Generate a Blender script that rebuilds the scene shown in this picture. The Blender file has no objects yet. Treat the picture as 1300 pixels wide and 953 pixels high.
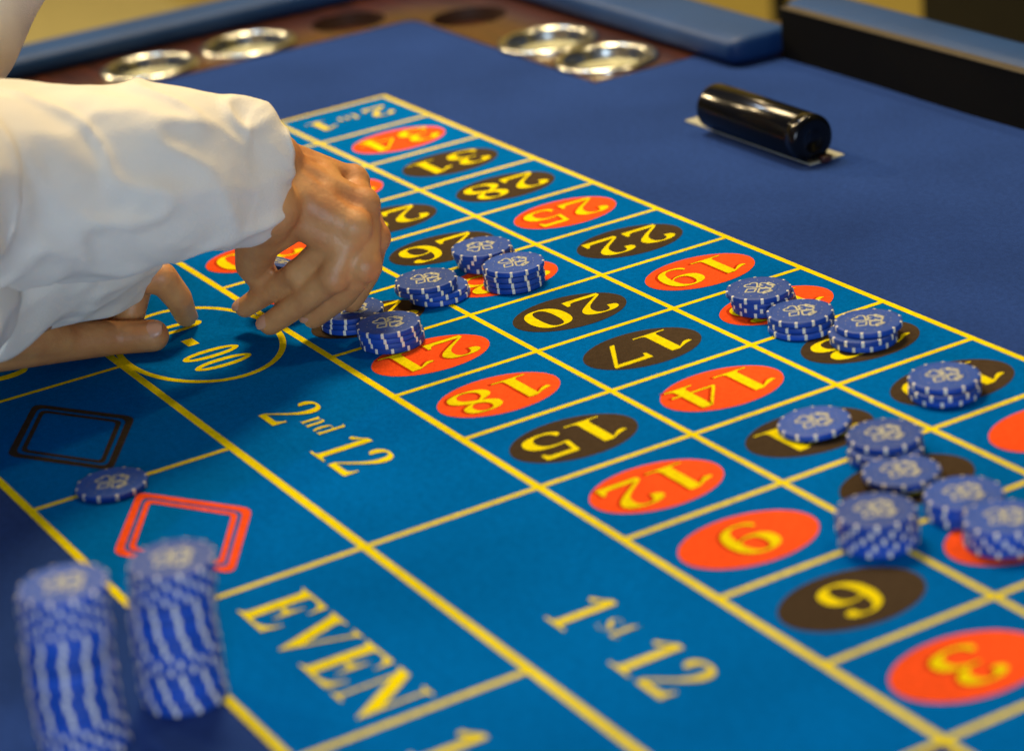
import bpy, bmesh, math, random
from mathutils import Vector, Matrix, noise
R=math.radians
random.seed(7)
sc=bpy.context.scene
col=sc.collection
U=0.082          # one number row of the layout, in metres

# ---------------------------------------------------------------- camera
cam=bpy.data.cameras.new('camera'); co=bpy.data.objects.new('camera',cam); col.objects.link(co)
Rm=((-0.4978839, -0.8608063, -0.1054715), (-0.2672525, 0.2679888, -0.9256123), (0.825038, -0.4326599, -0.36348))
Cm=(-0.71581, 0.8413, 0.54414)
M=Matrix(((Rm[0][0],-Rm[1][0],-Rm[2][0],Cm[0]),(Rm[0][1],-Rm[1][1],-Rm[2][1],Cm[1]),(Rm[0][2],-Rm[1][2],-Rm[2][2],Cm[2]),(0,0,0,1)))
co.matrix_world=M
cam.sensor_fit='HORIZONTAL'; cam.sensor_width=36; cam.lens=88.09
cam.shift_y=-45/1300
cam.clip_start=0.05; cam.clip_end=60
cam.dof.use_dof=True; cam.dof.focus_distance=1.53; cam.dof.aperture_fstop=5.0; cam.dof.aperture_blades=0
sc.camera=co

# ---------------------------------------------------------------- world and lamps
w=bpy.data.worlds.new('World'); sc.world=w; w.use_nodes=True
bg=w.node_tree.nodes['Background']; bg.inputs[0].default_value=(0.55,0.66,1.0,1); bg.inputs[1].default_value=0.085
sc.view_settings.view_transform='Standard'; sc.view_settings.look='None'
sc.view_settings.exposure=0.12; sc.view_settings.gamma=1; sc.view_settings.use_curve_mapping=False
def lamp(name,loc,size,power,colr,target):
    l=bpy.data.lights.new(name,'AREA'); l.shape='DISK'; l.size=size; l.energy=power; l.color=colr
    o=bpy.data.objects.new(name,l); col.objects.link(o); o.location=loc
    d=Vector(target)-Vector(loc); o.rotation_euler=d.to_track_quat('-Z','Y').to_euler()
    o['label']='round ceiling lamp or added fill light'; return o
WARM=(1,.76,.42)
T=(.6,.2,0)
COOL=(.66,.80,1.0)
LAMPS=[((1.25,-.10,1.6),.42,28,WARM),((.35,-.85,1.9),.16,9,WARM),((2.1,.95,2.2),.14,13,WARM),
       ((2.6,1.2,2.1),.14,12,WARM),((2.0,.2,2.3),.12,9,COOL),((-.95,.98,.30),.5,12.5,COOL)]  # last entry: added low cool fill by the camera, not a ceiling lamp
ROOMFILLS=[((4.6,1.2,2.2),.3,120,WARM),((2.4,-1.0,2.3),.2,9,WARM)]  # added fill lamps, unseen, that brighten the far floor and the wall
for i,(l,s,p,c) in enumerate(LAMPS): lamp('spot_or_fill',l,s,p,c,T)
for l,s,p,c in ROOMFILLS: lamp('spot_or_fill',l,s,p,c,(l[0],l[1],0))

# ---------------------------------------------------------------- helpers
def tag(o,label=None,cat=None,group=None,kind=None):
    if label: o['label']=label
    if cat: o['category']=cat
    if group: o['group']=group
    if kind: o['kind']=kind
    return o
def empty(name,loc,parent=None):
    o=bpy.data.objects.new(name,None); col.objects.link(o); o.location=loc; o.empty_display_size=.02
    if parent: o.parent=parent
    return o
def link(name,me,mat=None,parent=None,loc=(0,0,0),rot=(0,0,0)):
    o=bpy.data.objects.new(name,me); col.objects.link(o); o.location=loc; o.rotation_euler=rot
    if mat and not me.materials: me.materials.append(mat)
    if parent: o.parent=parent
    return o
def mesh(name,vs,fs,smooth=False):
    me=bpy.data.meshes.new(name); me.from_pydata([tuple(v) for v in vs],[],fs); me.update()
    if smooth: me.shade_smooth()
    return me
def nt(name):
    m=bpy.data.materials.new(name); m.use_nodes=True; t=m.node_tree
    return m,t,t.nodes['Principled BSDF']
def mat_plain(name,c,rough=.5,metal=0,spec=.5,coat=0,noise_scale=0,noise_amt=0,bump=0,bump_scale=400,sheen=0,sss=0):
    m,t,b=nt(name); N=t.nodes; L=t.links
    b.inputs['Base Color'].default_value=(*c,1); b.inputs['Roughness'].default_value=rough
    b.inputs['Metallic'].default_value=metal; b.inputs['Specular IOR Level'].default_value=spec
    if coat: b.inputs['Coat Weight'].default_value=coat; b.inputs['Coat Roughness'].default_value=.08
    if sheen: b.inputs['Sheen Weight'].default_value=sheen; b.inputs['Sheen Roughness'].default_value=.5
    if sss: b.inputs['Subsurface Weight'].default_value=sss; b.inputs['Subsurface Radius'].default_value=(.008,.003,.0015)
    tc=N.new('ShaderNodeTexCoord')
    if noise_amt:
        n=N.new('ShaderNodeTexNoise'); n.inputs['Scale'].default_value=noise_scale; n.inputs['Detail'].default_value=5
        L.new(tc.outputs['Object'],n.inputs['Vector'])
        r=N.new('ShaderNodeMapRange'); r.inputs['From Min'].default_value=.25; r.inputs['From Max'].default_value=.75
        r.inputs['To Min'].default_value=1-noise_amt; r.inputs['To Max'].default_value=1+noise_amt
        L.new(n.outputs['Fac'],r.inputs['Value'])
        mx=N.new('ShaderNodeVectorMath'); mx.operation='SCALE'; mx.inputs[0].default_value=c
        L.new(r.outputs['Result'],mx.inputs['Scale']); L.new(mx.outputs['Vector'],b.inputs['Base Color'])
    if bump:
        n2=N.new('ShaderNodeTexNoise'); n2.inputs['Scale'].default_value=bump_scale; n2.inputs['Detail'].default_value=3
        L.new(tc.outputs['Object'],n2.inputs['Vector'])
        bp=N.new('ShaderNodeBump'); bp.inputs['Strength'].default_value=bump; bp.inputs['Distance'].default_value=.001
        L.new(n2.outputs['Fac'],bp.inputs['Height']); L.new(bp.outputs['Normal'],b.inputs['Normal'])
    return m
def cloth_mat(name,c,sheen=.05):
    # woven baize: broad wear, fibre flecks, fine nap
    m,t,b=nt(name); N=t.nodes; L=t.links
    tc=N.new('ShaderNodeTexCoord')
    a=N.new('ShaderNodeTexNoise'); a.inputs['Scale'].default_value=9; a.inputs['Detail'].default_value=6; L.new(tc.outputs['Object'],a.inputs['Vector'])
    f=N.new('ShaderNodeTexNoise'); f.inputs['Scale'].default_value=900; f.inputs['Detail'].default_value=2; L.new(tc.outputs['Object'],f.inputs['Vector'])
    ra=N.new('ShaderNodeMapRange'); ra.inputs['From Min'].default_value=.3; ra.inputs['From Max'].default_value=.7; ra.inputs['To Min'].default_value=.88; ra.inputs['To Max'].default_value=1.12; L.new(a.outputs['Fac'],ra.inputs['Value'])
    rf=N.new('ShaderNodeMapRange'); rf.inputs['From Min'].default_value=.3; rf.inputs['From Max'].default_value=.7; rf.inputs['To Min'].default_value=.88; rf.inputs['To Max'].default_value=1.12; L.new(f.outputs['Fac'],rf.inputs['Value'])
    g=N.new('ShaderNodeTexNoise'); g.inputs['Scale'].default_value=240; g.inputs['Detail'].default_value=5; g.inputs['Roughness'].default_value=.7; L.new(tc.outputs['Object'],g.inputs['Vector'])
    rg=N.new('ShaderNodeMapRange'); rg.inputs['From Min'].default_value=.3; rg.inputs['From Max'].default_value=.7; rg.inputs['To Min'].default_value=.84; rg.inputs['To Max'].default_value=1.16; L.new(g.outputs['Fac'],rg.inputs['Value'])
    m0=N.new('ShaderNodeMath'); m0.operation='MULTIPLY'; L.new(rf.outputs['Result'],m0.inputs[0]); L.new(rg.outputs['Result'],m0.inputs[1])
    mu=N.new('ShaderNodeMath'); mu.operation='MULTIPLY'; L.new(ra.outputs['Result'],mu.inputs[0]); L.new(m0.outputs[0],mu.inputs[1])
    mx=N.new('ShaderNodeVectorMath'); mx.operation='SCALE'; mx.inputs[0].default_value=c; L.new(mu.outputs[0],mx.inputs['Scale']); L.new(mx.outputs['Vector'],b.inputs['Base Color'])
    b.inputs['Roughness'].default_value=.9; b.inputs['Specular IOR Level'].default_value=.0
    b.inputs['Sheen Weight'].default_value=sheen; b.inputs['Sheen Roughness'].default_value=.4
    bp=N.new('ShaderNodeBump'); bp.inputs['Strength'].default_value=.35; bp.inputs['Distance'].default_value=.0006; L.new(f.outputs['Fac'],bp.inputs['Height']); L.new(bp.outputs['Normal'],b.inputs['Normal'])
    return m
MT=dict(
 navy=cloth_mat('navy_baize',(.017,.046,.195)),
 field=cloth_mat('printed_blue_baize',(.0005,.116,.40),.0),
 yellow=cloth_mat('yellow_print',(.76,.62,.004),.0),
 red=cloth_mat('red_print',(.84,.085,.016),.0),
 darkred=cloth_mat('dark_red_print',(.50,.018,.008),.0),
 black=cloth_mat('brown_black_print',(.055,.037,.022),.0),
 shade_red=cloth_mat('numeral_edge_print',(.45,.035,.006),.0),
 chip=mat_plain('chip_clay_blue',(.007,.062,.37),rough=.48,spec=.34,bump=.12,bump_scale=1500,noise_scale=120,noise_amt=.10),
 chipwhite=mat_plain('chip_inlay_cream',(.80,.76,.62),rough=.45,noise_scale=200,noise_amt=.06),
 gold=mat_plain('chip_print_cream',(.50,.49,.35),rough=.45),
 pad=mat_plain('blue_vinyl',(.008,.048,.17),rough=.52,spec=.35,bump=.25,bump_scale=260,noise_scale=14,noise_amt=.12),
 chrome=mat_plain('polished_chrome',(.60,.61,.56),rough=.22,metal=1,bump=.05,bump_scale=60),
 brushed=mat_plain('brushed_metal',(.42,.42,.27),rough=.5,metal=.45,bump=.1,bump_scale=300),
 blackplastic=mat_plain('black_gloss_plastic',(.003,.003,.0035),rough=.16,spec=.35,bump=.04,bump_scale=90),
 board=mat_plain('matt_black_board',(.0018,.0018,.002),rough=.75,spec=.12,bump=.15,bump_scale=300),
 boardedge=mat_plain('raw_board_edge',(.05,.038,.02),rough=.7,noise_scale=150,noise_amt=.2),
 plate=mat_plain('clear_milky_plastic',(.42,.43,.36),rough=.25,noise_scale=60,noise_amt=.1),
 shirt=mat_plain('white_shirt_cotton',(.84,.79,.67),rough=.85,spec=.2,bump=.5,bump_scale=900,sheen=.15,noise_scale=20,noise_amt=.03),
 button=mat_plain('shirt_button',(.75,.74,.70),rough=.3),
 nail=mat_plain('finger_nail',(.62,.33,.20),rough=.35,sss=.2),
 hair=mat_plain('dark_hair',(.018,.011,.007),rough=.5,bump=.8,bump_scale=300,noise_scale=80,noise_amt=.3),
 trouser=mat_plain('black_trouser_cloth',(.012,.012,.014),rough=.9,bump=.3,bump_scale=700),
 dark=mat_plain('black_lacquer',(.003,.003,.003),rough=.6,spec=.2),
 hole=mat_plain('dark_hole_lining',(.045,.018,.009),rough=.6),
)
def vary_chip(m):
    t=m.node_tree; N=t.nodes; L=t.links; b=N['Principled BSDF']
    oi=N.new('ShaderNodeObjectInfo'); src=b.inputs['Base Color'].links[0].from_socket
    h=N.new('ShaderNodeHueSaturation'); L.new(src,h.inputs['Color'])
    r1=N.new('ShaderNodeMapRange'); r1.inputs['To Min'].default_value=.78; r1.inputs['To Max'].default_value=1.2; L.new(oi.outputs['Random'],r1.inputs['Value']); L.new(r1.outputs['Result'],h.inputs['Value'])
    tc=N.new('ShaderNodeTexCoord'); n=N.new('ShaderNodeTexNoise'); n.inputs['Scale'].default_value=55; n.inputs['Detail'].default_value=8; n.inputs['Roughness'].default_value=.75
    ad=N.new('ShaderNodeVectorMath'); ad.operation='ADD'; L.new(tc.outputs['Object'],ad.inputs[0]); cx=N.new('ShaderNodeCombineXYZ'); L.new(oi.outputs['Random'],cx.inputs[0]); L.new(oi.outputs['Random'],cx.inputs[1]); L.new(cx.outputs[0],ad.inputs[1]); L.new(ad.outputs[0],n.inputs['Vector'])
    r2=N.new('ShaderNodeMapRange'); r2.inputs['From Min'].default_value=.56; r2.inputs['From Max'].default_value=.74; r2.inputs['To Min'].default_value=0; r2.inputs['To Max'].default_value=.22; L.new(n.outputs['Fac'],r2.inputs['Value'])
    mx=N.new('ShaderNodeMix'); mx.data_type='RGBA'; L.new(r2.outputs['Result'],mx.inputs['Factor']); L.new(h.outputs['Color'],mx.inputs[6]); mx.inputs[7].default_value=(.16,.20,.34,1); L.new(mx.outputs[2],b.inputs['Base Color'])
    r3=N.new('ShaderNodeMapRange'); r3.inputs['To Min'].default_value=.38; r3.inputs['To Max'].default_value=.62; L.new(n.outputs['Fac'],r3.inputs['Value']); L.new(r3.outputs['Result'],b.inputs['Roughness'])
vary_chip(MT['chip'])
def skin_mat():
    m,t,b=nt('skin'); N=t.nodes; L=t.links
    tc=N.new('ShaderNodeTexCoord'); n=N.new('ShaderNodeTexNoise'); n.inputs['Scale'].default_value=45; n.inputs['Detail'].default_value=6
    L.new(tc.outputs['Object'],n.inputs['Vector']); r=N.new('ShaderNodeValToRGB')
    r.color_ramp.elements[0].position=.3; r.color_ramp.elements[0].color=(.50,.20,.070,1); r.color_ramp.elements[1].position=.7; r.color_ramp.elements[1].color=(.66,.34,.125,1)
    L.new(n.outputs['Fac'],r.inputs[0]); L.new(r.outputs[0],b.inputs['Base Color'])
    b.inputs['Roughness'].default_value=.48; b.inputs['Subsurface Weight'].default_value=.12; b.inputs['Subsurface Radius'].default_value=(.009,.003,.0015)
    n2=N.new('ShaderNodeTexNoise'); n2.inputs['Scale'].default_value=420; n2.inputs['Detail'].default_value=4; L.new(tc.outputs['Object'],n2.inputs['Vector'])
    bp=N.new('ShaderNodeBump'); bp.inputs['Strength'].default_value=.35; bp.inputs['Distance'].default_value=.0008; n3=N.new('ShaderNodeTexVoronoi'); n3.inputs['Scale'].default_value=260; L.new(tc.outputs['Object'],n3.inputs['Vector'])
    n4=N.new('ShaderNodeTexNoise'); n4.inputs['Scale'].default_value=75; n4.inputs['Detail'].default_value=3; L.new(tc.outputs['Object'],n4.inputs['Vector'])
    a1=N.new('ShaderNodeMath'); a1.operation='MULTIPLY_ADD'; a1.inputs[1].default_value=.5; L.new(n3.outputs['Distance'],a1.inputs[0]); L.new(n2.outputs['Fac'],a1.inputs[2])
    a2=N.new('ShaderNodeMath'); a2.operation='MULTIPLY_ADD'; a2.inputs[1].default_value=1.6; L.new(n4.outputs['Fac'],a2.inputs[0]); L.new(a1.outputs[0],a2.inputs[2])
    L.new(a2.outputs[0],bp.inputs['Height']); L.new(bp.outputs['Normal'],b.inputs['Normal'])
    return m
MT['skin']=skin_mat()
def wood_mat():
    m,t,b=nt('mahogany'); N=t.nodes; L=t.links
    tc=N.new('ShaderNodeTexCoord'); mp=N.new('ShaderNodeMapping'); mp.inputs['Scale'].default_value=(3,30,30); L.new(tc.outputs['Object'],mp.inputs[0])
    n=N.new('ShaderNodeTexNoise'); n.inputs['Scale'].default_value=3; n.inputs['Detail'].default_value=8; n.inputs['Distortion'].default_value=.6; L.new(mp.outputs[0],n.inputs['Vector'])
    r=N.new('ShaderNodeValToRGB'); r.color_ramp.elements[0].position=.3; r.color_ramp.elements[0].color=(.022,.007,.005,1); r.color_ramp.elements[1].position=.7; r.color_ramp.elements[1].color=(.080,.022,.009,1)
    L.new(n.outputs['Fac'],r.inputs[0]); L.new(r.outputs[0],b.inputs['Base Color']); b.inputs['Roughness'].default_value=.32
    b.inputs['Coat Weight'].default_value=.5; b.inputs['Coat Roughness'].default_value=.15
    return m
MT['wood']=wood_mat()
def floor_mat(name,c1,c2,scale):
    m,t,b=nt(name); N=t.nodes; L=t.links
    tc=N.new('ShaderNodeTexCoord'); n=N.new('ShaderNodeTexNoise'); n.inputs['Scale'].default_value=scale; n.inputs['Detail'].default_value=6; L.new(tc.outputs['Object'],n.inputs['Vector'])
    r=N.new('ShaderNodeValToRGB'); r.color_ramp.elements[0].position=.3; r.color_ramp.elements[0].color=(*c1,1); r.color_ramp.elements[1].position=.7; r.color_ramp.elements[1].color=(*c2,1)
    L.new(n.outputs['Fac'],r.inputs[0]); L.new(r.outputs[0],b.inputs['Base Color']); b.inputs['Roughness'].default_value=.8
    return m

def box(bm,x0,x1,y0,y1,z0,z1):
    v=[bm.verts.new(p) for p in ((x0,y0,z0),(x1,y0,z0),(x1,y1,z0),(x0,y1,z0),(x0,y0,z1),(x1,y0,z1),(x1,y1,z1),(x0,y1,z1))]
    for f in ((0,3,2,1),(4,5,6,7),(0,1,5,4),(1,2,6,5),(2,3,7,6),(3,0,4,7)): bm.faces.new([v[i] for i in f])
def box_obj(name,b,mat,parent=None,bev=0,loc=(0,0,0)):
    bm=bmesh.new(); box(bm,*b)
    if bev: bmesh.ops.bevel(bm,geom=bm.edges[:],offset=bev,segments=3,affect='EDGES',profile=.5)
    me=bpy.data.meshes.new(name); bm.to_mesh(me); bm.free()
    if bev: me.shade_smooth()
    return link(name,me,mat,parent,loc)
def poly_obj(name,pts,z,mat,parent):
    return link(name,mesh(name,[(x,y,z) for x,y in pts],[list(range(len(pts)))]),mat,parent)
def strip_ring(outer,inner,z):
    n=len(outer); vs=[(x,y,z) for x,y in outer]+[(x,y,z) for x,y in inner]
    return vs,[(i,(i+1)%n,n+(i+1)%n,n+i) for i in range(n)]
def lathe(prof,seg=48,closed=False):
    vs=[];fs=[]
    for i in range(seg):
        a=2*math.pi*i/seg
        for r,z in prof: vs.append((r*math.cos(a),r*math.sin(a),z))
    k=len(prof)
    for i in range(seg):
        j=(i+1)%seg
        for q in range(k-1): fs.append((i*k+q,j*k+q,j*k+q+1,i*k+q+1))
    return vs,fs
def fix(me):
    bm=bmesh.new(); bm.from_mesh(me); bmesh.ops.remove_doubles(bm,verts=bm.verts,dist=1e-6); bmesh.ops.recalc_face_normals(bm,faces=bm.faces); bm.to_mesh(me); bm.free(); return me

# ---------------------------------------------------------------- room
floor=link('floor',mesh('floor',[(-6,-6,-.78),(9,-6,-.78),(9,9,-.78),(-6,9,-.78)],[(0,1,2,3)]),floor_mat('tan_carpet',(.42,.38,.17),(.52,.47,.21),30)); tag(floor,kind='structure')
wall=box_obj('wall',(-6,9,-1.42,-1.25,-.78,2.2),floor_mat('ochre_paint',(.36,.28,.055),(.42,.33,.07),2)); tag(wall,kind='structure')
box2=box_obj('wall',(8.6,8.8,-1.249,9,-.78,2.2),wall.data.materials[0]); tag(box2,kind='structure')
for x in (2.286,):
    bm=bmesh.new(); box(bm,x-.012,x+.012,-1.249,-1.235,-.78,2.2); me=bpy.data.meshes.new('wall_strip'); bm.to_mesh(me); bm.free()
    o=link('wall_strip',me,MT['dark'],wall)
cab=empty('cabinet',(1.626,-1.0,-.78)); tag(cab,'tall black cabinet standing against the ochre wall behind the table','cabinet')
box_obj('cabinet_body',(-1.6,0,-.22,.0,0,1.9),MT['dark'],cab,.004)
box_obj('cabinet_door',(-.79,-.01,.002,.02,.04,1.88),MT['dark'],cab,.003)
box_obj('cabinet_door',(-1.59,-.81,.002,.02,.04,1.88),MT['dark'],cab,.003)

# ---------------------------------------------------------------- the table
table=empty('roulette_table',(0,0,0)); tag(table,'roulette table with blue printed baize, mahogany rail and blue padded edge','gaming table')
XE=15.45*U; YS=-1.65*U
# cloth: main sheet with a notch where the wooden corner rail runs
def arc(cx,cy,r,a0,a1,n):
    return [(cx+r*math.cos(R(a0+(a1-a0)*i/n)),cy+r*math.sin(R(a0+(a1-a0)*i/n))) for i in range(n+1)]
X0=-2.6; YN=8.9*U; YB=-3.36*U
cl=[(X0,YB),(11.65*U,YB),(11.65*U,YS),(XE-.02,YS)]+arc(XE-.012,YS+.012,.012,-90,0,6)+[(XE,YN),(X0,YN)]
bm=bmesh.new()
f=bm.faces.new([bm.verts.new((x,y,0)) for x,y in cl]); ex=bmesh.ops.extrude_face_region(bm,geom=[f])
for v in [g for g in ex['geom'] if isinstance(g,bmesh.types.BMVert)]: v.co.z=-.012
bmesh.ops.recalc_face_normals(bm,faces=bm.faces)
me=bpy.data.meshes.new('felt_cloth'); bm.to_mesh(me); bm.free()
cloth=link('felt_cloth',me,MT['navy'],table)
cloth['label']='blue baize printed with the roulette layout'
# layout geometry
CW=1.171; B=[0,CW,2*CW,3*CW,3*CW+1.24,3*CW+1.24+1.442]
def LP(a,y): return (a*U,y*U)
Z1,Z2,Z3,Z4=.00015,.0003,.00045,.0006
field=poly_obj('printed_field',[LP(0,0),LP(12.958,0),LP(12.958,B[3]),LP(12,B[3]),LP(12,B[5]),LP(0,B[5]),LP(0,B[3]),LP(-.9,B[3]),LP(-1.3,B[3]*.75),LP(-1.3,B[3]*.25),LP(-.9,0)][::-1],Z1,MT['field'],cloth)
def line(p,q,wd,z=Z2):
    p=Vector(LP(*p)); q=Vector(LP(*q)); d=(q-p).normalized(); n=Vector((-d.y,d.x))*wd/2; e=d*wd/2
    p=p-e; q=q+e
    pts=[p-n,q-n,q+n,p+n]
    return link('yellow_line',mesh('yellow_line',[(v.x,v.y,z) for v in pts],[(0,1,2,3)]),MT['yellow'],cloth)
WL=.0041; WR=.0037
Zr=Z2+.00006
line((-.9,0),(12.958,0),WL); line((-.9,B[3]),(12.958,B[3]),WL*1.08)
line((0,B[1]),(12.958,B[1]),WL*.9); line((0,B[2]),(12.958,B[2]),WL*.9)
line((0,B[4]),(12,B[4]),WL*1.22); line((0,B[5]),(12,B[5]),WL*1.12)
for a in range(0,13): line((a,0),(a,B[3] if a%4 else B[4]),WR,Zr)
line((12.958,0),(12.958,B[3]),WR*1.1,Zr)
for a in range(0,13,2): line((a,B[4]),(a,B[5]),WR,Zr+.00003)
for p,q in (((-.9,0),(-1.3,B[3]*.25)),((-1.3,B[3]*.25),(-1.3,B[3]*.75)),((-1.3,B[3]*.75),(-.9,B[3]))): line(p,q,WR,Zr)
REDS={1,3,5,7,9,12,14,16,18,19,21,23,25,27,30,32,34,36}
ell=[(math.cos(2*math.pi*i/64),math.sin(2*math.pi*i/64)) for i in range(64)]
ovm=mesh('number_oval',[(x*.322*U,y*.458*U,0) for x,y in ell],[list(range(64))])
ovr=ovm.copy(); ovr.materials.append(MT['red']); ovb=ovm.copy(); ovb.materials.append(MT['black'])

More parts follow.
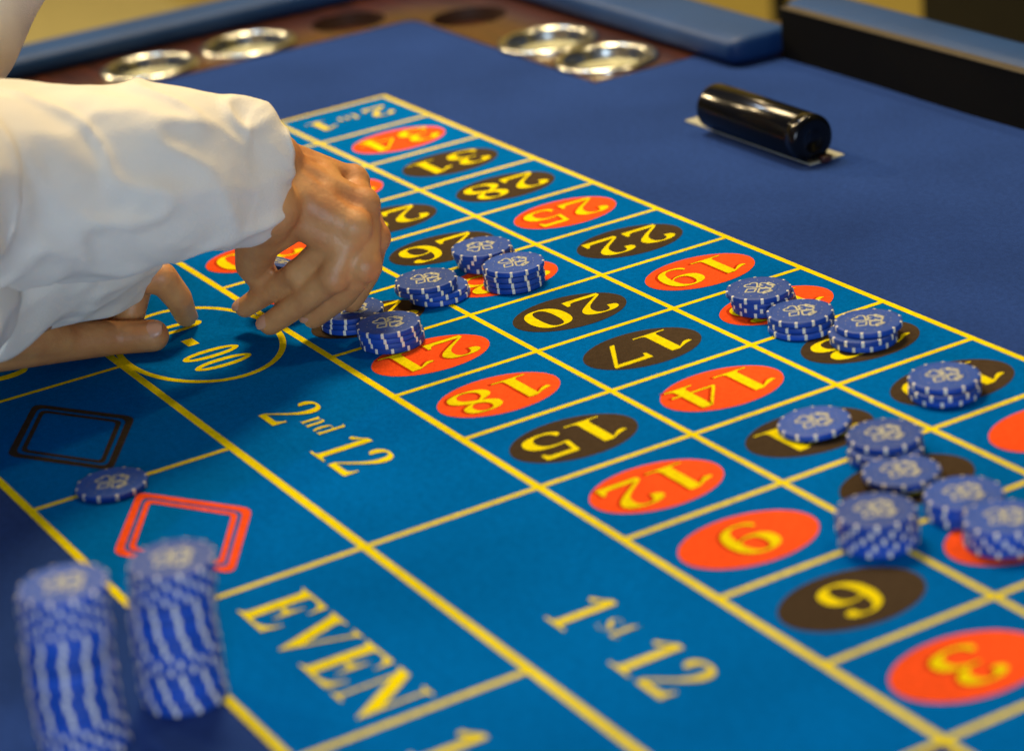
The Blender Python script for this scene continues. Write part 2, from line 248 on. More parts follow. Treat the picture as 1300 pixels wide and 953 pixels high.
# glyph outlines (control points, thousandths of an em)
G={'0':[[227,-7,188,-7,147,-7,115,4,91,24,66,45,49,74,39,111,28,148,23,191,23,241,23,291,28,334,39,371,49,407,66,436,91,456,115,476,148,486,189,486,228,486,259,476,283,456,307,436,325,407,336,370,347,333,353,290,353,240,353,191,347,147,336,110,325,74,307,45,283,24,259,4],[163,37,188,37,213,37,229,55,237,91,245,126,248,176,248,240,248,304,245,354,237,390,229,425,213,443,189,443,164,443,147,425,139,390,131,354,127,304,127,240,127,176,131,126,139,91,147,55]],'1':[[158,0,65,0,65,12,65,24,65,36,84,36,102,36,120,36,132,36,140,39,146,45,151,51,154,63,154,79,154,191,154,304,154,416,137,395,121,378,108,365,94,352,81,346,67,346,56,346,47,350,40,359,32,368,28,380,28,396,42,399,57,405,74,412,90,419,110,431,132,447,147,459,163,471,179,482,204,482,229,482,254,482,254,348,254,214,254,79,254,65,256,55,261,47,265,39,274,36,288,36,306,36,324,36,343,36,343,24,343,12,343,0,250,0]],'2':[[129,0,24,0,24,23,24,46,24,69,57,103,90,137,123,171,151,199,172,224,187,245,201,267,212,287,218,307,223,327,226,348,226,371,226,397,222,416,212,427,203,439,190,445,174,445,151,445,135,436,126,416,117,397,112,368,112,329,87,329,66,334,50,344,34,354,26,371,26,396,26,412,32,427,43,441,54,454,70,466,92,474,114,482,141,486,174,486,224,486,262,476,288,456,315,436,328,409,328,375,328,359,325,344,319,329,314,314,304,298,291,281,278,263,261,243,238,220,216,197,188,169,154,138,132,116,110,95,87,74,139,74,192,74,244,74,258,74,270,78,279,86,289,94,296,105,300,120,301,127,303,134,305,141,318,141,331,141,345,141,343,94,342,47,341,0,235,0]],'3':[[186,-7,163,-7,130,-7,102,-3,81,5,60,12,44,22,34,35,24,47,19,60,19,74,19,91,25,104,36,113,47,122,61,126,76,126,76,98,84,76,99,62,114,47,134,40,158,40,173,40,187,43,199,49,212,55,222,65,230,79,237,94,241,113,241,139,241,165,232,186,214,202,196,219,171,227,137,227,123,227,109,227,95,227,95,241,95,255,95,269,110,269,125,269,140,269,169,269,190,278,204,296,218,314,225,338,225,367,225,392,220,411,211,424,201,438,188,445,169,445,153,445,141,440,133,430,124,420,119,407,116,391,113,375,111,359,111,341,84,341,62,346,47,356,32,365,24,380,24,401,24,425,37,445,62,461,87,478,124,486,173,486,221,486,258,477,286,458,314,439,328,412,328,377,328,347,318,322,298,301,278,281,254,266,225,256,243,253,261,247,279,238,298,229,313,217,326,201,338,185,345,164,345,138,345,111,339,88,329,70,319,51,306,36,288,25,271,14,252,6,230,1,209,-4]],'4':[[199,0,121,0,121,12,121,24,121,36,127,36,133,36,140,36,155,36,168,38,179,44,189,50,195,63,195,84,195,98,195,111,195,125,133,125,71,125,9,125,9,139,9,152,9,166,72,270,136,375,199,480,231,480,262,480,293,480,293,376,293,273,293,169,316,169,339,169,363,169,363,154,363,140,363,125,339,125,316,125,293,125,293,111,293,98,293,84,293,63,298,50,309,44,320,38,333,36,348,36,351,36,354,36,357,36,357,24,357,12,357,0,278,0],[86,219,56,169,102,169,148,169,195,169,195,208,195,248,195,287,195,306,195,328,196,351,196,373,198,395,199,416,197,410,194,403,189,394,184,385,179,376,174,366,168,356,163,346,158,338,153,329,149,323,146,319,116,269]],'5':[[185,-7,165,-7,131,-7,104,-3,84,5,64,13,49,23,40,35,31,48,27,61,27,75,27,90,32,102,42,109,51,117,64,121,81,121,81,108,83,96,88,83,92,71,100,60,111,52,122,44,136,40,154,40,169,40,183,44,195,50,208,57,218,68,226,83,233,99,237,120,237,148,237,181,229,206,213,223,197,239,175,247,146,247,129,247,115,246,103,243,92,241,81,238,71,235,61,239,51,243,40,247,47,325,55,402,62,480,146,480,231,480,316,480,317,439,318,398,319,357,306,357,293,357,281,357,279,365,277,373,275,380,274,388,271,394,267,399,263,403,255,406,244,406,198,406,151,406,105,406,101,364,98,323,94,281,101,284,112,286,126,288,140,290,154,291,168,291,220,291,261,279,293,256,324,232,340,196,340,148,340,119,335,94,324,75,314,55,300,39,282,27,265,15,246,7,226,1,205,-4]],'6':[[248,-7,197,-7,164,-7,135,1,109,18,84,34,65,59,51,93,37,127,30,170,30,222,30,259,34,293,42,325,50,357,62,385,77,409,93,433,113,452,137,466,161,479,189,486,222,486,251,486,274,483,291,476,308,469,321,460,329,449,337,437,340,425,340,412,340,398,334,386,322,376,310,365,289,360,260,360,260,373,259,387,256,400,254,414,249,425,243,434,237,442,228,447,216,447,189,447,168,431,152,401,137,370,128,326,125,269,134,276,146,281,161,286,176,292,195,294,218,294,258,294,291,282,315,258,340,233,352,199,352,155,352,107,339,68,313,38,286,8],[178,38,199,38,216,38,229,46,239,64,249,82,255,110,255,148,255,185,249,211,238,228,227,245,212,253,193,253,181,253,168,250,154,243,140,236,131,229,125,221,125,156,133,110,147,81,161,52]],'7':[[130,0,111,0,170,135,230,271,289,406,231,406,172,406,113,406,90,406,77,395,74,372,73,361,71,350,70,338,56,338,43,338,30,338,31,385,32,433,33,480,140,480,246,480,353,480,353,469,353,458,353,447,291,298,230,149,168,0,149,0]],'8':[[238,-7,183,-7,146,-7,116,-1,91,11,67,22,49,38,38,57,26,77,20,99,20,122,20,151,29,175,47,193,65,211,89,228,119,242,92,258,71,276,57,296,43,315,36,338,36,364,36,385,41,405,50,423,60,442,77,457,99,469,122,480,153,486,191,486,239,486,275,475,299,453,322,431,334,403,334,369,334,342,326,321,310,305,294,289,272,274,244,260,284,241,313,221,330,199,347,178,355,154,355,127,355,85,340,52,310,29,280,5],[180,293,203,283,219,292,231,304,239,317,246,330,250,348,250,370,250,383,247,395,243,407,238,419,231,428,222,436,213,443,201,447,187,447,169,447,155,440,145,426,135,411,130,394,130,372,130,349,137,331,149,318,162,305],[164,32,187,32,210,32,228,39,241,55,255,71,262,91,262,116,262,137,254,156,239,170,223,185,198,200,164,216,149,206,136,193,126,178,116,163,111,143,111,120,111,94,118,72,132,56,146,40]],'9':[[187,-7,152,-7,126,-7,104,-3,88,4,72,12,60,21,53,33,46,45,42,57,42,69,42,79,45,87,50,94,56,101,64,105,75,107,81,87,91,70,103,56,116,43,133,36,156,36,214,36,246,101,251,230,241,217,228,207,212,198,197,189,178,185,155,185,117,185,85,197,60,220,36,244,24,278,24,324,24,356,30,384,42,409,54,433,72,452,95,466,118,479,146,486,177,486,210,486,239,478,264,463,289,447,309,423,323,390,338,356,345,313,345,261,345,224,342,189,334,157,327,124,316,96,301,72,285,47,265,28,241,14,216,0],[142,233,184,233,200,233,213,237,224,245,236,254,244,265,251,278,250,335,244,377,231,403,218,428,202,441,181,441,162,441,147,432,137,413,126,394,121,365,121,328,121,265]],'E':[[143,0,14,0,14,6,14,11,14,17,38,17,54,21,62,30,71,38,75,54,75,78,75,175,75,272,75,369,75,398,71,417,62,425,53,434,38,439,16,439,16,444,16,450,16,455,144,455,271,455,399,455,399,410,399,365,399,320,394,320,389,320,383,320,378,361,364,390,340,406,317,422,281,430,232,430,217,430,207,430,200,428,193,427,188,423,186,417,184,411,183,401,183,388,183,341,183,293,183,246,186,246,190,246,193,246,223,246,245,254,259,269,273,284,283,310,288,345,293,345,299,345,304,345,304,270,304,194,304,118,299,118,293,118,287,118,285,145,280,166,273,181,266,197,255,207,241,213,227,219,208,222,185,222,184,222,184,222,183,222,183,171,183,119,183,67,183,51,186,40,192,35,198,30,211,28,230,28,263,28,291,31,313,39,336,46,355,58,371,75,386,92,400,114,411,143,417,143,424,143,430,143,421,95,411,48,402,0,273,0]],'V':[[218,-13,212,-13,156,118,100,250,44,381,37,397,30,410,22,420,15,430,3,436,-14,439,-14,444,-14,450,-14,455,61,455,136,455,211,455,211,450,211,444,211,439,190,439,175,436,166,432,157,428,152,420,152,410,152,403,155,392,161,378,194,300,226,221,259,143,288,221,318,299,348,377,352,390,355,400,355,409,355,420,350,428,342,432,333,436,319,438,299,439,299,444,299,450,299,455,347,455,394,455,442,455,442,450,442,444,442,439,428,439,417,435,408,427,400,420,391,405,382,383,331,251,281,119,230,-13,224,-13]],'N':[[409,-11,403,-11,304,109,206,230,107,350,107,259,107,169,107,79,107,55,111,39,119,31,126,23,142,18,167,17,167,12,167,6,167,0,117,0,68,0,18,0,18,6,18,12,18,17,34,18,46,20,54,23,62,27,68,33,71,41,74,50,76,62,76,79,76,182,76,285,76,388,53,416,40,431,36,433,32,435,26,437,18,439,18,444,18,450,18,455,64,455,110,455,156,455,235,360,313,264,391,169,391,238,391,308,391,377,391,394,389,406,386,414,383,422,377,428,369,431,360,435,348,437,331,439,331,444,331,450,331,455,381,455,430,455,480,455,480,450,480,444,480,439,456,438,441,433,433,425,426,416,422,400,422,377,422,248,422,118,422,-11,415,-11]],'O':[[295,-11,261,-11,227,-11,197,-5,169,7,140,19,116,36,94,58,73,79,57,105,45,134,33,163,28,194,28,228,28,261,33,292,45,321,57,350,73,376,95,397,116,419,141,436,170,448,199,460,231,466,265,466,298,466,329,460,357,448,385,436,410,420,431,399,452,377,469,352,481,323,492,294,498,262,498,228,498,194,492,163,481,134,469,105,452,79,430,58,409,36,384,19,355,7,326,-5],[228,12,265,12,341,12,379,84,379,228,379,298,369,352,348,389,326,425,297,443,260,443,183,443,145,371,145,228,145,157,156,104,177,67,199,30]],'D':[[90,0,20,0,20,6,20,12,20,17,41,18,55,22,63,30,70,37,74,52,74,75,74,174,74,274,74,374,74,400,70,418,61,426,52,434,37,439,15,439,15,444,15,450,15,455,84,455,153,455,222,455,302,455,363,436,405,396,447,357,468,301,468,228,468,76,388,0,228,0,159,0],[206,24,222,24,266,24,299,41,319,75,340,109,351,160,351,229,351,365,308,433,223,433,206,433,195,430,190,423,185,417,182,404,182,385,182,281,182,176,182,72,182,53,185,40,190,34,195,27]],'n':[[72,0,18,0,18,5,18,11,18,16,31,17,40,20,45,26,50,31,52,41,52,56,52,122,52,187,52,253,52,267,50,277,46,284,41,290,32,294,19,294,19,300,19,305,19,310,62,310,105,310,148,310,148,296,148,282,148,267,172,301,204,318,243,318,301,318,330,283,330,212,330,160,330,108,330,56,330,42,333,32,337,26,342,20,350,17,363,16,363,11,363,5,363,0,310,0,256,0,202,0,202,5,202,11,202,16,204,16,205,16,207,16,226,16,235,29,235,56,235,109,235,163,235,217,235,235,233,249,229,258,225,267,216,271,203,271,182,271,163,259,148,235,148,175,148,116,148,56,148,42,150,32,154,26,158,20,167,17,180,16,180,11,180,5,180,0,126,0]],'d':[[176,-10,140,-10,116,-10,96,-3,78,10,59,24,45,43,35,66,25,90,19,117,19,147,19,182,25,212,36,237,47,263,62,283,81,297,101,311,122,318,146,318,177,318,203,306,223,280,223,320,223,361,223,401,223,415,219,425,212,430,205,436,193,439,176,439,176,445,176,450,176,455,224,455,271,455,319,455,319,329,319,202,319,75,319,59,321,47,325,41,329,34,338,30,353,28,353,22,353,16,353,11,317,11,274,4,223,-10,223,6,223,23,223,39,204,6],[152,28,171,28,182,28,192,33,202,41,212,50,219,62,223,76,223,131,223,186,223,242,221,253,216,262,206,270,197,277,186,281,174,281,153,281,139,270,130,250,122,229,118,197,118,153,118,111,121,79,130,58,138,38]],'s':[[183,-10,151,-10,133,-10,112,-5,87,6,83,8,78,9,73,9,62,9,55,3,51,-9,46,-9,41,-9,36,-9,36,29,36,67,36,105,41,105,47,105,53,105,59,77,71,55,87,39,103,23,121,15,140,15,157,15,170,19,179,27,188,34,192,45,192,58,192,77,180,93,156,105,139,113,123,121,107,130,84,141,66,154,54,169,43,184,37,201,37,220,37,248,46,272,65,291,83,310,109,319,141,319,148,319,156,318,166,316,175,314,186,311,199,308,201,307,203,307,206,306,209,305,211,305,213,305,221,305,226,310,230,319,235,319,239,319,244,319,244,287,244,254,244,222,239,222,233,222,228,222,221,246,211,264,196,277,182,290,167,296,149,296,135,296,124,293,116,286,109,279,105,270,105,259,105,248,108,240,115,232,122,225,133,218,146,212,161,204,176,197,191,189,214,178,231,166,241,151,252,137,257,118,257,95,257,62,247,37,228,18,209,-1]],'t':[[169,-9,124,-9,97,-9,77,-3,66,10,54,24,48,44,48,71,48,140,48,210,48,279,39,279,30,279,20,279,20,286,20,293,20,300,47,325,70,348,88,369,106,390,120,408,129,424,134,424,139,424,144,424,144,386,144,348,144,310,165,310,186,310,208,310,208,300,208,289,208,279,186,279,165,279,144,279,144,213,144,148,144,82,144,68,146,58,149,51,153,44,159,40,168,40,184,40,196,52,206,75,212,72,217,69,222,66,202,16]],'o':[[198,-10,169,-10,139,-10,113,-3,90,11,68,26,50,45,38,70,25,95,19,123,19,154,19,186,25,214,38,239,50,264,68,283,90,297,113,311,139,318,168,318,197,318,223,311,245,298,268,284,285,264,298,240,311,215,317,186,317,154,317,122,311,93,298,69,285,44,268,25,245,11,223,-3],[150,11,169,11,187,11,201,21,209,39,213,48,216,62,217,81,219,101,220,125,220,154,220,213,216,252,208,271,199,289,186,299,169,299,149,299,136,289,128,271,121,251,117,213,117,154,117,125,118,101,120,82,121,62,124,48,128,39,136,21]],'r':[[78,0,18,0,18,5,18,11,18,16,32,17,41,20,45,26,50,31,52,41,52,56,52,121,52,186,52,252,52,269,50,280,46,285,42,290,34,293,20,293,20,299,21,305,21,310,62,310,104,310,146,310,146,291,146,271,146,252,157,273,171,290,187,301,203,313,218,318,233,318,252,318,266,314,275,304,285,294,289,282,289,266,289,253,286,242,278,234,270,226,260,222,248,222,236,222,228,225,222,231,216,236,212,243,207,250,202,257,196,260,189,260,179,260,170,254,162,241,153,229,149,213,149,192,149,147,149,101,149,56,149,41,152,30,159,25,165,20,178,17,197,16,197,11,197,5,197,0,138,0]],'spade':[[170,0,79,0,79,16,79,31,79,47,101,47,120,50,136,56,151,62,164,72,172,85,180,98,185,117,189,144,184,133,175,124,161,116,147,108,132,104,116,104,100,104,85,108,72,115,59,122,49,132,41,145,34,158,30,173,30,190,30,223,44,251,72,275,99,299,124,324,147,351,170,377,189,404,203,429,211,429,219,429,228,429,236,414,247,397,260,380,274,362,289,344,306,326,323,308,340,291,358,276,386,252,400,224,400,190,400,173,397,158,389,145,382,132,371,122,358,115,345,108,331,104,315,104,299,104,284,108,270,116,255,124,246,133,242,144,244,118,250,98,258,86,267,73,279,63,295,57,310,50,329,47,351,47,351,31,351,16,351,0,261,0]],'heart':[[214,0,205,0,195,23,183,47,169,72,154,97,137,123,118,149,79,201,54,240,44,264,35,288,30,310,30,331,30,348,35,364,43,378,52,393,64,404,79,412,94,421,110,425,127,425,146,425,163,420,179,411,195,402,208,387,218,368,229,387,242,402,258,411,275,420,292,425,310,425,327,425,343,421,358,412,373,404,385,393,394,378,403,364,407,348,407,331,407,309,402,286,392,261,382,236,357,198,319,147,299,122,283,96,268,72,254,47,242,23,232,0,223,0]],'diamond':[[229,65,179,-8,130,65,80,138,30,211,80,284,130,357,179,431,229,357,279,284,328,211,279,138]],'club':[[213,0,121,0,121,16,121,31,121,47,160,47,189,54,206,69,224,83,232,108,232,143,227,128,216,116,200,108,184,99,164,95,142,95,120,95,101,99,84,108,67,117,54,129,44,145,35,160,30,178,30,199,30,219,34,237,43,253,52,268,63,281,78,290,93,299,108,303,125,303,137,303,147,302,156,299,165,296,174,290,184,281,184,282,184,283,184,284,176,289,169,299,162,311,155,324,151,336,151,347,151,376,161,400,182,417,202,434,227,443,259,443,291,443,316,434,336,417,357,400,367,376,367,347,367,336,363,324,356,311,349,298,342,289,334,284,334,283,334,282,334,281,344,290,353,296,362,299,371,302,381,303,393,303,410,303,425,299,440,290,454,281,466,268,475,253,483,237,488,219,488,199,488,178,483,160,473,145,464,129,451,117,434,108,417,99,398,95,376,95,354,95,334,99,318,108,302,116,292,128,286,143,286,108,294,83,312,69,329,54,358,47,397,47,397,31,397,16,397,0,305,0]]}
def glyph_curve(name,items,offset=0.0,sx=1.0,bevel=0,fill=True):
    # items: list of (glyph, x, y, scale); returns a flat mesh in em units
    cu=bpy.data.curves.new(name,'CURVE'); cu.dimensions='2D'; cu.fill_mode='BOTH' if fill else 'NONE'; cu.resolution_u=5; cu.offset=offset
    for g,x0,y0,s in items:
        for sp in G[g]:
            n=len(sp)//6; b=cu.splines.new('BEZIER'); b.bezier_points.add(n-1); b.use_cyclic_u=True
            for i,p in enumerate(b.bezier_points):
                c=[v*.001*s for v in sp[i*6:i*6+6]]
                p.handle_left_type=p.handle_right_type='FREE'
                p.handle_left=(c[0]*sx+x0,c[1]+y0,0); p.co=(c[2]*sx+x0,c[3]+y0,0); p.handle_right=(c[4]*sx+x0,c[5]+y0,0)
    if bevel: cu.dimensions='3D'; cu.bevel_depth=bevel; cu.bevel_resolution=1; cu.resolution_u=3
    o=bpy.data.objects.new(name,cu); col.objects.link(o)
    dg=bpy.context.evaluated_depsgraph_get(); me=bpy.data.meshes.new_from_object(o.evaluated_get(dg)); me.name=name
    bpy.data.objects.remove(o); bpy.data.curves.remove(cu)
    return me
def gw(g):
    xs=[v for sp in G[g] for v in sp[2::6]]; return min(xs)*.001,max(xs)*.001
def layout_text(txt,gap=.035,sc_=1.0,sx=1.0,supers=()):
    # returns items, width ; chars listed in supers (indices) are small and raised
    x=0; it=[]
    for i,ch in enumerate(txt):
        if ch==' ': x+=.16*sx; continue
        s=.55 if i in supers else 1
        a,b=gw(ch); it.append((ch,x-a*s*sx,.20 if i in supers else 0,s)); x+=(b-a)*s*sx+gap*(s if s<1 else 1)
    return it,x-gap
def put_text(name,txt,centre,cap,right,up,z,mat,offset=0,sx=1,gap=.035,supers=(),slant=0,dx=(0,0)):
    it,wd=layout_text(txt,gap,1,sx,supers)
    me=glyph_curve(name,it,offset,sx)
    k=cap*U/.48; r=Vector(right)*k; u=Vector(up)*k
    cx,cy=centre[0]*U,centre[1]*U
    for v in me.vertices:
        x=v.co.x-wd/2; y=v.co.y-.24
        p=r*x+u*y; v.co=(p.x+cx+dx[0],p.y+cy+dx[1],z)
    return link(name,me,mat,cloth)
TR=(0,1); TU=(-1,0)      # the numbers read across the layout, tops towards number one
for n in range(1,37):
    row=(n-1)//3; c=(n-1)%3
    cen=(row+.5,CW*(c+.5)+(.02 if c==2 else .008))
    red=n in REDS
    o=link('red_oval' if red else 'black_oval',ovr if red else ovb,None,cloth,(cen[0]*U,cen[1]*U,Zr+.00002))
    if red: put_text('numeral_edge',str(n),cen,.40,TR,TU,Z3,MT['shade_red'],.003,1.22,.06,dx=(.0004,.0010))
    put_text('numeral',str(n),cen,.40,TR,TU,Z4,MT['yellow'],-.010,1.22,.06 if n!=11 else .0)
put_text('numeral','0',(-.55,CW*.9),.5,(0,1),(-1,0),Z4,MT['yellow'],0,.8)
for c in range(3):
    it=put_text('column_bet_text','2',(12.50,CW*c+.29),.32,TR,TU,Z4,MT['yellow'],-.008,1.15)
    put_text('column_bet_text','to',(12.52,CW*c+.60),.19,TR,TU,Z4,MT['yellow'],-.012,1.0,.02)
    put_text('column_bet_text','1',(12.50,CW*c+.90),.32,TR,TU,Z4,MT['yellow'],-.008,1.15)
SR=(-1,0); SU=(0,-1)
my=(B[3]+B[4])/2; oy=(B[4]+B[5])/2
put_text('dozen_bet_text','2nd 12',(5.70,my+.05),.42,SR,SU,Z4,MT['yellow'],-.009,.92,.06,(1,2))
put_text('dozen_bet_text','1st 12',(1.88,my+.05),.42,SR,SU,Z4,MT['yellow'],-.009,.92,.06,(1,2))
put_text('dozen_bet_text','3rd 12',(10.0,my+.04),.40,SR,SU,Z4,MT['yellow'],-.009,.92,.06,(1,2))
put_text('even_bet_text','EVEN',(2.93,oy+.02),.46,SR,SU,Z4,MT['yellow'],-.003,.92,.04)
put_text('odd_bet_text','ODD',(9.0,oy+.02),.44,SR,SU,Z4,MT['yellow'],-.003,.92,.04)
put_text('low_bet_text','1 to 18',(1.0,oy+.02),.42,SR,SU,Z4,MT['yellow'],-.003,.8,.03)
put_text('high_bet_text','19 to 36',(11.0,oy+.02),.42,SR,SU,Z4,MT['yellow'],-.003,.75,.03)
# courtesy ring 0-00 on the line between second and third dozen
def ring(name,cx,cy,ax,ay,wd,mat,z,n=72):
    o_=[(cx+(ax)*math.cos(2*math.pi*i/n),cy+(ay)*math.sin(2*math.pi*i/n)) for i in range(n)]
    i_=[(cx+(ax-wd)*math.cos(2*math.pi*i/n),cy+(ay-wd)*math.sin(2*math.pi*i/n)) for i in range(n)]
    vs,fs=strip_ring(o_,i_,z); return link(name,mesh(name,vs,fs),mat,cloth)
ringfill=poly_obj('ring_field',[(8*U+.86*U*x,my*U+.57*U*y) for x,y in ell],Zr+.00002,MT['field'],cloth)
ring('courtesy_ring',8*U,my*U,.885*U,.60*U,.0042,MT['yellow'],Z3)
for x in (7.50,7.735,8.43):
    # tall hollow zeros with thick flanks
    n=40; o_=[((x+.092*math.cos(2*math.pi*i/n))*U,(my+.02+.225*math.sin(2*math.pi*i/n))*U) for i in range(n)]
    i_=[((x+.036*math.cos(2*math.pi*i/n))*U,(my+.02+.175*math.sin(2*math.pi*i/n))*U) for i in range(n)]
    vs,fs=strip_ring(o_,i_,Z4); link('courtesy_zero',mesh('courtesy_zero',vs,fs),MT['yellow'],cloth)
poly_obj('courtesy_dash',[LP(7.99,my+.0),LP(8.14,my+.0),LP(8.14,my+.09),LP(7.99,my+.09)],Z4,MT['yellow'],cloth)
# red and black diamonds
def diamond(cx,cy,mat):
    def rh(ax,ay,r):
        c=[(ax,0),(0,ay),(-ax,0),(0,-ay)]; pts=[]
        for i in range(4):
            p=Vector(c[i]); a=(Vector(c[i-1])-p).normalized()*r; b=(Vector(c[(i+1)%4])-p).normalized()*r
            for k in range(5):
                t=k/4; q=p+a*(1-t)**2+b*t**2; pts.append(((cx+q.x)*U,(cy+q.y)*U))
        return pts
    for (A,Bq,C,D,r1,r2) in ((.775,.480,.675,.412,.09,.07),(.625,.380,.555,.334,.06,.045)):
        vs,fs=strip_ring(rh(A,Bq,r1),rh(C,D,r2),Z3); link('printed_diamond',mesh('printed_diamond',vs,fs),mat,cloth)
diamond(7.0,oy+.06,MT['black']); diamond(5.0,oy+.06,MT['red'])

# wooden rail with cut-out holes -------------------------------------------------
def wood_piece(name,outline,holes,z1=.0006,th=.018):
    cu=bpy.data.curves.new(name,'CURVE'); cu.dimensions='2D'; cu.fill_mode='BOTH'; cu.extrude=th/2
    def add(pts):
        s=cu.splines.new('POLY'); s.points.add(len(pts)-1); s.use_cyclic_u=True
        for q,p in zip(s.points,pts): q.co=(p[0],p[1],0,1)
    add(outline)
    for hx,hy,hr in holes: add([(hx+hr*math.cos(2*math.pi*i/40),hy+hr*math.sin(2*math.pi*i/40)) for i in range(40)])
    o=bpy.data.objects.new(name,cu); col.objects.link(o)
    dg=bpy.context.evaluated_depsgraph_get(); me=bpy.data.meshes.new_from_object(o.evaluated_get(dg)); bpy.data.objects.remove(o); bpy.data.curves.remove(cu)
    for v in me.vertices: v.co.z+=z1-th/2
    return link(name,me,MT['wood'],table)
XW=17.2*U; YW=-3.0*U
HR=.0365
cups=[(16.02*U,1.24*U,'chrome cup holder in the far end rail, farthest left, beside the white sleeve'),
      (15.98*U,.10*U,'chrome cup holder in the far end rail, right of the leftmost one'),
      (13.36*U,-2.14*U,'chrome cup holder in the dealer side rail, nearer the far corner'),
      (12.26*U,-2.17*U,'chrome cup holder at the end of the side rail, beside the blue armrest end')]
empt=[(15.98*U,-1.12*U),(15.02*U,-2.12*U)]
morecups=[(16.02*U,3.2*U),(16.02*U,5.4*U)]
out1=[(XE+.0008,YN),(XE+.0008,YS+.012)]+[(x,y) for x,y in arc(XE-.012,YS+.012,.0128,0,-90,6)][1:]+[(11.655*U,YS-.0008),(11.655*U,YW)]+[(XW-.06,YW)]+arc(XW-.06,YW+.06,.06,-90,0,8)+[(XW,YN)]
holes=[(x,y,HR) for x,y,_ in cups]+[(x,y,.034) for x,y in empt]+[(x,y,HR) for x,y in morecups]
wood=wood_piece('wooden_rail',out1,holes)
for x,y in empt:
    vs,fs=lathe([(.0338,0.0003),(.0338,-.05),(.0,-.05)],40); o=link('cup_hole',fix(mesh('cup_hole',vs,fs,True)),MT['hole'],table,(x,y,0))
# chrome cup holders
prof=[(.0,-.0105),(.028,-.0105),(.0312,-.0095),(.0328,-.0070),(.0335,-.002),(.0350,.0022),(.0370,.0040),(.0400,.0044),(.0425,.0034),(.0440,.0014),(.0438,.0008),(.036,.0008),(.0345,-.004),(.034,-.012),(.0,-.012)]
vs,fs=lathe(prof,56); cupme=fix(mesh('cup_shell',vs,fs,True)); cupme.materials.append(MT['chrome'])
vs,fs=lathe([(.0,-.0085),(.028,-.0085),(.0312,-.0072)],40); liner=fix(mesh('cup_floor',vs,fs,True)); liner.materials.append(MT['brushed'])
for x,y,l in cups+[(morecups[0][0],morecups[0][1],'chrome cup holder in the far end rail, hidden behind the white sleeve'),(morecups[1][0],morecups[1][1],'chrome cup holder in the far end rail by the player side corner')]:
    e=empty('cup_holder',(x,y,0)); tag(e,l,'cup holder','chrome cup holders set in the mahogany rail')
    link('cup_shell',cupme,None,e); link('cup_floor',liner,None,e)

# padded armrests ------------------------------------------------------------------
def sweep(name,path,profs,mat,parent,caps=True,smooth=True):
    # path: list of (point, side-vector); profs: list of [(s,z)] rings
    vs=[];fs=[];k=len(profs[0])
    for (p,s),pr in zip(path,profs):
        for u,z in pr: vs.append((p[0]+s[0]*u,p[1]+s[1]*u,p[2]+z))
    n=len(path)
    for i in range(n-1):
        for j in range(k): fs.append((i*k+j,i*k+(j+1)%k,(i+1)*k+(j+1)%k,(i+1)*k+j))
    if caps: fs.append(tuple(range(k))[::-1]); fs.append(tuple((n-1)*k+j for j in range(k)))
    me=mesh(name,vs,fs); fix(me)
    if smooth: me.shade_smooth()
    return link(name,me,mat,parent)
def padprof(w,h,sc_=1.0,z0=0):
    # rounded cushion cross-section with a seam groove low on the inner face
    pts=[]
    cx=w/2
    n=36
    for i in range(n):
        a=2*math.pi*i/n
        c,s=math.cos(a),math.sin(a); e=.42
        x=cx-math.copysign(abs(c)**e,c)*w/2*sc_; z=h/2+math.copysign(abs(s)**(.62),s)*h/2*sc_
        if s>0: z+=.10*h*s
        g=math.exp(-((z/h-.60)/.05)**2)
        if c>0: x+=g*.0022
        pts.append((x,z+z0))
    return pts
def pad(name,pts,w,h,z0,endround,label):
    # pts on the inner edge, outward side computed
    path=[];profs=[]
    n=len(pts)
    for i,p in enumerate(pts):
        a=Vector(pts[max(i-1,0)]); b=Vector(pts[min(i+1,n-1)]); d=(b-a).normalized(); s=Vector((d.y,-d.x))
        ww=w[i] if isinstance(w,list) else w; hh=h[i] if isinstance(h,list) else h
        path.append(((p[0],p[1],z0),(s.x,s.y))); profs.append(padprof(ww,hh))
    def endcap(idx,sgn):
        p=Vector(pts[idx]); d=(Vector(pts[0])-Vector(pts[1])).normalized() if idx==0 else (Vector(pts[-1])-Vector(pts[-2])).normalized()
        res=[]
        pr=profs[idx]; cx=sum(a for a,_ in pr)/len(pr); cz=sum(b for _,b in pr)/len(pr)
        for off,k in ((.003,.97),(.006,.90),(.0085,.78),(.0095,.5)):
            q=p+d*off; s=path[idx][1]
            res.append((((q.x,q.y,z0),s),[(cx+(a-cx)*(k if k>.6 else k),cz+(b-cz)*k) for a,b in pr]))
        return res
    if endround:
        e0=endcap(0,1); e1=endcap(-1,1)
        path=[x[0] for x in e0[::-1]]+path+[x[0] for x in e1]; profs=[x[1] for x in e0[::-1]]+profs+[x[1] for x in e1]
    o=sweep(name,path,profs,MT['pad'],table); o['label']=label
    return o
def corner(px,py,r,a0,a1,n=14): return arc(px,py,r,a0,a1,n)
XI=16.74*U; YI=-2.80*U; PR=.075
inner=[(11.05*U,YI),(11.4*U,YI),(12.5*U,YI),(14*U,YI)]+corner(XI-PR,YI+PR,PR,-90,0)+[(XI,1.0*U),(XI,4*U),(XI,YN+.0)]
n=len(inner); ws=[];hs=[]
for i in range(n):
    t=min(max((i-4)/13,0),1); ws.append(.062*(1-t)+.052*t); hs.append(.0215*(1-t)+.0185*t)
pad('padded_armrest',inner,ws,hs,.0012,True,'blue vinyl padded armrest wrapping the far corner of the table')
# second pad behind the upright board
YP=-3.72*U
pad('padded_armrest',[(X0,YP),(4*U,YP),(8*U,YP),(11.3*U,YP)],.046,.026,.006,True,'blue vinyl padded armrest behind the upright black board')
